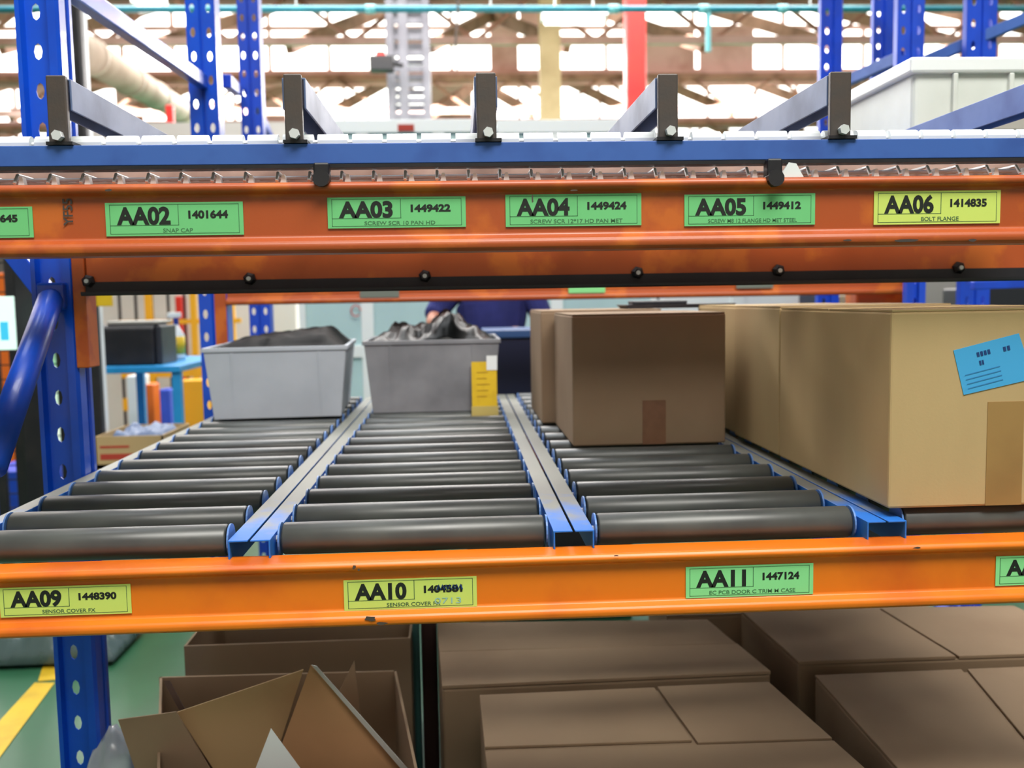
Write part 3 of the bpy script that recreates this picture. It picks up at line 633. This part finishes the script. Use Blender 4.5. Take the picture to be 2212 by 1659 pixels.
for sx, wr in ((-1, 10), (1, 14)):
    base = Vector(body[wr][0]); pal = base+Vector((-.35*sx*.05, -.07, -.01)); n0 = len(body); body.append((tuple(pal), (.036, .016))); be.append((wr, n0))
    for k, (ox, ln) in enumerate(((-.028, .065), (-.01, .075), (.009, .07), (.027, .055))):
        p1 = pal+Vector((ox, -.035, 0)); p2 = p1+Vector((0, -ln*.5, -.008)); p3 = p2+Vector((0, -ln*.35, -.024)); i = len(body)
        body += [(tuple(p1), .009), (tuple(p2), .0085), (tuple(p3), .007)]; be += [(n0, i), (i, i+1), (i+1, i+2)]
    p1 = base+Vector((-sx*-.03, -.04, -.01)); p2 = p1+Vector((sx*-.02*-1, -.035, -.02)); i = len(body); body += [(tuple(p1), .011), (tuple(p2), .009)]; be += [(n0, i), (i, i+1)]
skin_obj('body', body, be, M_skin, pr)
sh = [((0, 0, .98), (.17, .13)), ((0, -.02, 1.15), (.165, .12)), ((0, -.03, 1.33), (.225, .13)), ((0, -.02, 1.46), (.13, .1)), ((-.19, -.02, 1.42), .078), ((-.29, -.05, 1.29), .062), ((-.3, -.1, 1.27), .058), ((.19, -.02, 1.42), .078), ((.26, -.06, 1.26), .062), ((.25, -.1, 1.23), .058)]
skin_obj('shirt', sh, [(0, 1), (1, 2), (2, 3), (3, 4), (4, 5), (5, 6), (3, 7), (7, 8), (8, 9)], M_navy, pr)
tr = [((0, 0, .97), (.165, .125)), ((-.1, 0, .88), .115), ((-.11, -.01, .5), .085), ((-.11, .02, .1), .07), ((.1, 0, .88), .115), ((.11, -.01, .5), .085), ((.11, .02, .1), .07)]
skin_obj('trousers', tr, [(0, 1), (1, 2), (2, 3), (0, 4), (4, 5), (5, 6)], mat('dark trousers', (30, 32, 44), .85), pr)
hr = MB(); bm = bmesh.new(); bmesh.ops.create_icosphere(bm, subdivisions=3, radius=1)
hr.add([(v.co.x*.085, v.co.y*.1-.03, v.co.z*.085+1.74) for v in bm.verts], [tuple(x.index for x in f.verts) for f in bm.faces]); bm.free()
hr.build('hair', M_hair, pr, smooth=True)
for sx in (-1, 1):
    MB().box((sx*.11-.045, -.19, 0), (sx*.11+.045, .08, .085)).build('shoe', M_blk, pr, bevel=.03, seg=3)
    MB().tube([(sx*.028-.012, -.135, 1.675), (sx*.028+.012, -.135, 1.675)], .008, 8).build('eye', M_blk, pr)
# ================================================================ MACHINE ENCLOSURE BEHIND
MY = 4.6
def enclosure(px0, px1, ptop, cols, lab, m_panel, Y=MY, name='machine_enclosure'):
    a = P(px0, 660, Y); b = P(px1, 660, Y); top = P((px0+px1)/2, ptop, Y).z; w = b.x-a.x
    root = thing(name, lab, 'machine', (a.x, Y, 0))
    MB().box((0, .03, .08), (w, 1.2, top-.03)).build('cabinet', m_panel, root, bevel=.01)
    fr = MB(); fr.box((0, 0, top-.08), (w, 1.22, top)); fr.box((0, 0, .0), (w, .06, .1))
    n = len(cols)
    for c_ in [0]+cols+[1]: x = w*c_; fr.box((max(0, x-.04), .005, .101), (min(w, x+.04), .035, top-.081))
    fr.box((0, 0, top-.33), (w, .034, top-.27)) if False else None
    fr.box((0.001, .007, 1.0), (w-.001, .033, 1.08))
    fr.build('frame', M_aw, root, bevel=.004)
    return root, w, top
r_, w_, t_ = enclosure(645, 1075, 258, [.34, .72], 'pale aqua machine enclosure behind the grey bins', M_aqua)
m = MB()
for z in (1.42, 1.30): m.tube([(w_*.34-.07+.03*math.cos(t*.5), -.004, z+.035*math.sin(t*.5)) for t in range(12)], .004, 6)
m.build('red_cable_marks', M_red, r_)
MB().box((w_*.52, -.01, P(920, 276, MY).z-.02), (w_*.6, .02, P(920, 276, MY).z+.02)).build('red_plate', M_redink, r_)
enclosure(1080, 1420, 258, [.36], 'white machine enclosure seen between the brown carton and the rear beam', M_aqua)
enclosure(1425, 1765, 300, [.5], 'lower white machine enclosure above the tan cartons', M_aw)
# ================================================================ LEFT BACKGROUND: table, printer, fence
TY = 3.6; tz = P(300, 792, TY).z
ta_ = P(150, 792, TY); tb_ = P(388, 790, TY); TD = 1.0
tw = tb_.x-ta_.x
wt = thing('work_table', 'bright blue steel table behind the perforated post', 'table', (ta_.x, TY, 0))
MB().box((0, 0, tz-.035), (tw, TD, tz)).build('tabletop', M_tab_bl, wt, bevel=.005)
for x, y in ((.02, .02), (tw-.05, .02), (.02, TD-.05), (tw-.05, TD-.05)): MB().box((x, y, 0), (x+.045, y+.045, tz-.036)).build('leg', M_tab_bl, wt)
MB().box((.02, .03, .35), (tw-.02, TD-.03, .37)).build('lower_shelf', M_tab_bl, wt)
a = P(218, 790, TY+.12); b = P(330, 700, TY+.12)
pn = thing('label_printer', 'black printer with a grey lid on the blue table', 'printer', (a.x, TY+.12, tz))
pw = b.x-a.x; ph = b.z-tz
MB().prism([(0, 0), (.3, 0), (.3, ph-.02), (.26, ph), (.03, ph), (0, ph*.9)], 0, pw).build('printer_body', M_blk, pn, bevel=.01)
MB().box((pw, .02, .0), (pw+.035, .3, ph*.97)).build('side_cover', M_dgrey, pn, bevel=.01)
MB().box((.03, .03, ph), (pw+.02, .28, ph+.018)).build('lid', M_lgrey, pn, bevel=.006)
def bottle(px, pyt, lab, capm):
    p = P(px, 778, TY+.6); r = .045; hh = P(px, pyt, TY+.6).z-tz
    root = thing('spray_bottle', lab, 'bottle', (p.x, TY+.6, tz))
    prof = [(0, r), (.02, r*1.02), (hh*.5, r), (hh*.66, r*.45), (hh*.72, r*.3)]
    MB().tube([(0, 0, z) for z, _ in prof], [q for _, q in prof], 20).build('bottle_body', M_wh, root, smooth=True)
    MB().tube([(0, 0, hh*.12), (0, 0, hh*.48)], r*1.03, 20).build('label', M_tag, root, smooth=True)
    MB().tube([(0, 0, hh*.72), (0, 0, hh*.86)], r*.36, 12).build('collar', capm, root)
    MB().bar((-.045, 0, hh*.92), (.03, 0, hh*.92), .025, .03).build('trigger_head', M_wh, root, bevel=.004)
bottle(384, 672, 'white and yellow spray bottle with blue collar on the blue table', mat('blue cap', (30, 60, 150), .4))
bottle(346, 716, 'smaller white bottle between the printer and the taller spray bottle', M_wh)
# amber guard fence
GY = 6.4
gf = thing('guard_fence', 'amber framed guard fence with black bars beyond the blue table', 'fence', (P(300, 700, GY).x, GY, 0))
x0 = P(255, 700, GY).x-gf.location.x; x1 = P(520, 700, GY).x-gf.location.x
for px, wpx, m_ in ((322, 15, M_amb), (418, 12, M_amb), (500, 12, M_amb)):
    x = P(px, 700, GY).x-gf.location.x; wd = wpx/FPX*(GY+1.5); MB().box((x-wd/2, 0, 0), (x+wd/2, .05, 2.1)).build('fence_post', m_, gf)
for z, z2 in ((P(380, 700, GY).z, P(380, 690, GY).z), (P(380, 775, GY).z-.15, P(380, 775, GY).z-.05), (1.9, 1.96), (.5, .6)): MB().box((x0, .01, z), (x1, .04, z2)).build('fence_rail', M_amb, gf)
m = MB(); x = x0
while x < x1: m.box((x, .02, .1), (x+.02, .035, 2.0)); x += .13
m.build('fence_bars', M_blk, gf)
# pale cabinets and coloured objects behind the fence
tag(MB().box((P(180, 700, 7.4).x, 7.4, 0), (P(640, 700, 7.4).x, 8.2, 3.0)).build('white_partition', M_wall), 'pale partition wall behind the amber guard fence', 'partition')
def item(name, lab, cat, px0, px1, py0, py1, Y, m, d=.15, bev=.01):
    a = P(px0, py1, Y); b = P(px1, py0, Y)
    o = MB().box((0, 0, 0), (b.x-a.x, d, b.z-a.z)).build(name, m, bevel=bev); o.location = (a.x, Y, a.z); return tag(o, lab, cat)
def standing(name, lab, cat, px0, px1, py0, Y, m, d=.15, bev=.01):
    a = P(px0, py0, Y); b = P(px1, py0, Y); o = MB().box((0, 0, 0), (b.x-a.x, d, a.z)).build(name, m, bevel=bev); o.location = (a.x, Y, 0); return tag(o, lab, cat)
standing('fire_point', 'slim red board behind the guard fence above the spray bottle', 'board', 377, 392, 640, 6.9, M_red)
standing('black_pole', 'tall black pole just right of the perforated blue post', 'pole', 138, 166, -60, 2.7, M_blk, .05)
standing('white_post', 'thin white post beside the black pole above the deck', 'post', 167, 174, -60, 2.8, M_wh, .05)
item('yellow_sign', 'small yellow sign just under the inner beam beside the black pole', 'sign', 208, 240, 635, 662, 2.71, M_yel, .02, .002)
standing('white_binder_stand', 'white rack with yellow marks under the blue table', 'stand', 272, 308, 812, 5.2, M_wh)
standing('orange_cone', 'orange object under the blue table', 'cone', 313, 330, 830, 5.1, M_orange2)
standing('blue_tub', 'blue tub under the right side of the blue table', 'tub', 343, 366, 842, 5.6, M_bl2)
standing('amber_cabinet', 'low amber cabinet right of the blue table legs', 'cabinet', 388, 440, 822, 5.4, M_amb)
# carton with blue bag beyond the left rail
cy = 1.35; a = P(205, 960, 2.6); b = P(352, 960, 2.6); zt_ = P(280, 942, 2.6).z
root = thing('open_carton', 'small tan carton with red print left of the leftmost lane', 'carton', (a.x, 2.6, 0))
w_ = b.x-a.x; s_ = MB(); s_.box((0, 0, .02), (w_, .006, zt_)); s_.box((0, .4, .02), (w_, .406, zt_)); s_.box((0, 0, .02), (.006, .4, zt_)); s_.box((w_-.006, 0, .02), (w_, .4, zt_)); s_.box((0, 0, 0), (w_, .406, .02)); s_.box((0, 0, zt_-.14), (w_, .4, zt_-.12))
s_.build('carton_walls', M_card, root)
MB().box((.02, -.001, zt_-.1), (w_*.7, 0, zt_-.075)).build('red_print', M_redink, root); MB().box((.02, -.001, zt_-.05), (w_*.5, 0, zt_-.04)).build('red_print', M_redink, root)
g = lump(MB(), .01, w_-.01, .01, .39, lambda u, v: .06, amp=.03, seed=5).build('folded_bag', mat('blue grey bag', (84, 104, 140), .5), None, smooth=True, solid=.002); g.location = (a.x, 2.6, zt_-.06); tag(g, 'blue grey bag lying in the small tan carton', 'bag')
# left edge: mesh partition, posts and lit sign
standing('black_pole', 'thick black pole left of the slanting strut', 'pole', 22, 72, 540, 2.7, M_blk, .07)
LY = 3.2
wp = thing('wire_partition', 'black wire mesh partition at the left edge', 'partition', (P(-60, 800, LY).x, LY, 0))
W_ = P(135, 800, LY).x-wp.location.x
m = MB(); x = 0
while x < W_: m.tube([(x, 0, .1), (x, 0, 1.9)], .0035, 5); x += .045
z = .1
while z < 1.9: m.tube([(0, 0, z), (W_, 0, z)], .0035, 5); z += .07
m.build('mesh_panel', M_blk, wp)
for x in (0, W_*.5, W_): MB().box((x-.02, -.02, 0), (x+.02, .02, 1.95)).build('post', M_blk, wp)
item('lit_sign', 'white lit sign with a light blue square at the left edge', 'sign', -40, 26, 640, 757, 2.5, M_scr, .02, .002)
q = [o for o in bpy.data.objects if o.name.startswith('lit_sign')][0]
a = P(2, 735, 2.499); b = P(17, 695, 2.499); MB().box((a.x-q.location.x, -.001, a.z-q.location.z), (b.x-q.location.x, 0, b.z-q.location.z)).build('blue_square', M_scrb, q)
MB().box((.02, .02, -q.location.z), (.05, .04, .05)).build('stand', M_blk, q)
standing('pallet_stack', 'blue crates stacked behind the wire mesh at the left edge', 'crates', -40, 60, 1020, 4.0, M_bl2, .5)
standing('orange_sack', 'orange sack behind the wire mesh near the lit sign', 'sack', -40, 12, 590, 5.2, M_orange2, .5)
# right gap clutter between rear beam and tan cartons
standing('grey_crate', 'grey crate between the two dark blue posts over the tan carton', 'crate', 1994, 2078, 600, 4.2, M_lgrey, .4)
standing('dark_crate', 'dark crate behind the blue bar at the right edge', 'crate', 2115, 2260, 622, 3.6, M_dgrey, .4)
standing('navy_stack', 'navy stack below the right end of the rear beam', 'crates', 1778, 1812, 636, 3.9, mat('navy plastic', (16, 26, 58), .45), .4)
standing('red_crate', 'red crate beside the navy stack over the tan cartons', 'crate', 1767, 1775, 625, 4.5, M_red, .08)
standing('tan_pole', 'cream cylinder right of the navy stack', 'pole', 1815, 1840, 638, 3.9, M_cream, .1)
item('orange_crate', 'dark orange crate edge at the right end of the rear beam', 'crate', 1850, 1960, 610, 668, 2.2, M_or2, .12)
tag(MB().box((P(1840, 668, 2.2).x, 2.2, 0), (P(1970, 668, 2.2).x, 2.34, P(1900, 669, 2.2).z)).build('crate_stand', M_dgrey), 'dark stand under the dark orange crate', 'stand')
# ================================================================ LOWER LEVEL
ZB = .42
def open_carton(x0, x1, y0, y1, z1, lab, flaps, m=M_card2, base=0):
    root = thing('open_carton', lab, 'carton', (x0, y0, base)); w, d, h = x1-x0, y1-y0, z1-base; t = .006
    s = MB(); s.box((0, 0, 0), (w, t, h)); s.box((0, d-t, 0), (w, d, h)); s.box((0, t, 0), (t, d-t, h)); s.box((w-t, t, 0), (w, d-t, h)); s.box((t, t, 0), (w-t, d-t, t))
    s.build('carton_walls', m, root)
    for pts in flaps:
        pts = [Vector(p)-root.location for p in pts]; n = (pts[1]-pts[0]).cross(pts[2]-pts[0]).normalized(); MB().slab(pts, n, .005).build('flap', M_card3 if len(pts) == 5 else m, root)
    return root
# rear open carton
ca = PZ(397, 1396, ZB); cb = PZ(885, 1388, ZB)
open_carton(ca.x, cb.x, ca.y, ca.y+.42, ZB, 'open brown carton on the floor behind the torn one', [[(ca.x, ca.y+.42, ZB), (cb.x, ca.y+.42, ZB), (cb.x-.02, ca.y+.56, ZB+.06), (ca.x+.02, ca.y+.56, ZB+.06)]])
# torn front carton
fb = PZ(345, 1462, ZB-.02); fr_ = PZ(862, 1450, ZB-.02); fy0 = PZ(600, 1700, ZB-.02).y
PA = lambda px, py, Y: tuple(P(px, py, Y))
y_ = fb.y
def quad_carton(c, z1, lab, flaps, m=M_card2):
    root = thing('open_carton', lab, 'carton', (c[0].x, c[0].y, 0)); L = [Vector((p.x-c[0].x, p.y-c[0].y, 0)) for p in c]; mid = sum(L, Vector())/4
    s_ = MB().slab(L, (0, 0, 1), .006)
    for k in range(4):
        a, b = L[k], L[(k+1) % 4]; n = Vector((-(b-a).y, (b-a).x, 0)).normalized(); n = n if n.dot(mid-a) > 0 else -n
        s_.slab([a, b, b+Vector((0, 0, z1)), a+Vector((0, 0, z1))], n, .006)
    s_.build('carton_walls', m, root)
    for pts, fm, nm in flaps:
        pts = [Vector(p)-root.location for p in pts]; n = (pts[1]-pts[0]).cross(pts[2]-pts[0]).normalized(); MB().slab(pts, n, .004).build(nm, fm, root)
    return root
zq = ZB-.02; Ya, Yb, Yc = fy0+.17, fy0+.20, fy0+.12
quad_carton([PZ(345, 1462, zq), PZ(856, 1448, zq), PZ(915, 1720, zq), PZ(335, 1790, zq)], zq, 'torn open carton with raised flaps in front at the bottom left',
  [([PA(255, 1555, Ya), PA(380, 1538, Ya), PA(500, 1740, Ya), PA(318, 1740, Ya)], M_card2, 'flap'),
   ([PA(382, 1539, Yb), PA(655, 1447, Yb), PA(610, 1590, Yb), PA(560, 1740, Yb), PA(512, 1740, Yb)], M_card3, 'flap'),
   ([PA(671, 1437, Yc), PA(905, 1700, Yc), PA(900, 1740, Yc), PA(560, 1740, Yc)], mat('warm cardboard', (176, 134, 96), .82, var=(164, 124, 88), vscale=4, spec=.2), 'flap'),
   ([PA(673, 1437, Yc-.01), PA(684, 1440, Yc-.01), PA(915, 1700, Yc-.01), PA(900, 1700, Yc-.01)], M_lgrey, 'torn_edge'),
   ([PA(765, 1428, Yb+.06), PA(790, 1640, Yb+.06), PA(700, 1560, Yb+.06)], M_card2, 'flap'),
   ([PA(352, 1470, Yb+.1), PA(366, 1470, Yb+.1), PA(512, 1740, Yb-.02), PA(498, 1740, Yb-.02)], mat('dark cardboard edge', (70, 50, 40), .8), 'torn_edge')])
tri = [P(585, 1574, fy0+.05), P(700, 1730, fy0+.03), P(525, 1730, fy0+.03)]
tag(MB().slab(tri, (0, 1, 0), .002).build('paper_sheet', M_wh), 'white pointed paper sheet sticking up in front of the torn carton', 'paper')
bm = bmesh.new(); bmesh.ops.create_icosphere(bm, subdivisions=4, radius=1); m = MB(); vs = []
for v in bm.verts:
    n = 1+.25*noise.noise(v.co*1.6)+.06*noise.noise(v.co*7); vs.append((v.co.x*.075*n, v.co.y*.10*n, max(-.2, v.co.z*.2*n)+.2))
m.add(vs, [tuple(x.index for x in f.verts) for f in bm.faces]); bm.free()
g = m.build('plastic_bag', M_film, None, smooth=True); g.scale = (1, 1, 1); q = P(262, 1640, fy0+.30); g.location = (q.x, q.y, .0)
tag(g, 'crumpled white plastic bag left of the torn carton', 'bag')
# closed cartons to the right
def flat(px, z=ZB): return PZ(px[0], px[1], z)
def top_carton(corners, lab, z1, seams, m=M_card2, tops=None):
    pts = [PZ(x, y, z1) for x, y in corners]; c = sum(pts, Vector())/4
    root = thing('flat_carton', lab, 'carton', (c.x, c.y, 0))
    loc = [p-root.location for p in pts]
    MB().add([Vector((p.x, p.y, 0)) for p in loc]+[Vector((p.x, p.y, z1-.006)) for p in loc], [(0, 1, 2, 3), (4, 5, 6, 7)]+[(i, (i+1) % 4, 4+(i+1) % 4, 4+i) for i in range(4)]).build('carton_body', m, root, bevel=.006)
    def q(u, v): return loc[0].lerp(loc[1], u).lerp(loc[3].lerp(loc[2], u), v)
    for (u0, v0, u1, v1) in seams:
        a, b, c_, d = q(u0, v0), q(u1, v0), q(u1, v1), q(u0, v1)
        MB().slab([Vector((p.x, p.y, z1-.0058)) for p in (a, b, c_, d)], (0, 0, 1), .0058+random.random()*.004).build('top_flap', m, root, bevel=.0015)
    return root
# order: near-left, near-right, far-right, far-left
top_carton([(955, 1484), (1665, 1452), (1528, 1338), (944, 1345)], 'flat brown carton at middle bottom behind the seamed one', ZB+.01, [(0, 0, 1, .49), (0, .51, 1, 1)])
top_carton([(1062, 1760), (1960, 1740), (1660, 1474), (1036, 1501)], 'large brown carton with an L shaped seam at middle bottom', ZB+.01, [(0, .5, .6, 1), (.61, .47, 1, 1), (0, 0, 1, .46)], M_card2)
top_carton([(2030, 1760), (2600, 1700), (2400, 1432), (1760, 1458)], 'brown carton at the bottom right corner', ZB+.02, [(0, 0, .49, 1), (.51, 0, 1, 1)], M_card2)
top_carton([(1725, 1432), (2400, 1408), (2190, 1310), (1600, 1320)], 'brown carton at far right under the lower beam', ZB+.02, [(0, 0, .5, 1), (.51, 0, 1, 1)], M_card2)
top_carton([(1440, 1330), (2010, 1313), (1900, 1240), (1400, 1255)], 'dark rear carton just showing in the gap between the flat cartons', ZB-.01, [(0, 0, 1, 1)], M_card2)
standing('teal_pole', 'slim teal pole between the open cartons and the flat cartons', 'pole', 889, 905, 1330, 1.12, mat('dull teal', (50, 92, 90), .5), .02)
o = bpy.data.objects['teal_pole']; 
for v in o.data.vertices:
    if v.co.z > .1: v.co.z = .75
standing('dark_post', 'dark post beside the slim teal pole', 'post', 908, 942, 1330, 1.14, mat('dark brown', (46, 22, 18), .7), .05)  # plain dark brown box filling the gap between the cartons
for v in bpy.data.objects['dark_post'].data.vertices:
    if v.co.z > .1: v.co.z = .75
# floor markings and dropped plastic
a = PZ(-60, 1700, .001); b = PZ(-60, 1590, .001)
c1_, c2_, c3_, c4_ = PZ(-40, 1690, .002), PZ(-40, 1600, .002), PZ(75, 1475, .002), PZ(118, 1475, .002)
c5_, c6_ = PZ(100, 1398, .002), PZ(128, 1398, .002)
struct(MB().slab([c1_, c2_, c3_, c4_], (0, 0, 1), .001).add([], []).build('trim_1', M_yel))
struct(MB().slab([PZ(82, 1472, .002), PZ(125, 1468, .002), PZ(150, 1380, .002), PZ(112, 1380, .002)], (0, 0, 1), .001).build('trim_2', M_yel))
g = lump(MB(), 0, .6, 0, .36, lambda u, v: .12, amp=.1, seed=21).build('plastic_wrap', mat('grey wrap', (92, 112, 112), .25, trans=.3), None, smooth=True, solid=.002); a = PZ(-20, 1450, 0); g.location = (a.x-.15, a.y, .02)
tag(g, 'crumpled grey plastic wrap on the green floor at the left edge', 'plastic wrap')
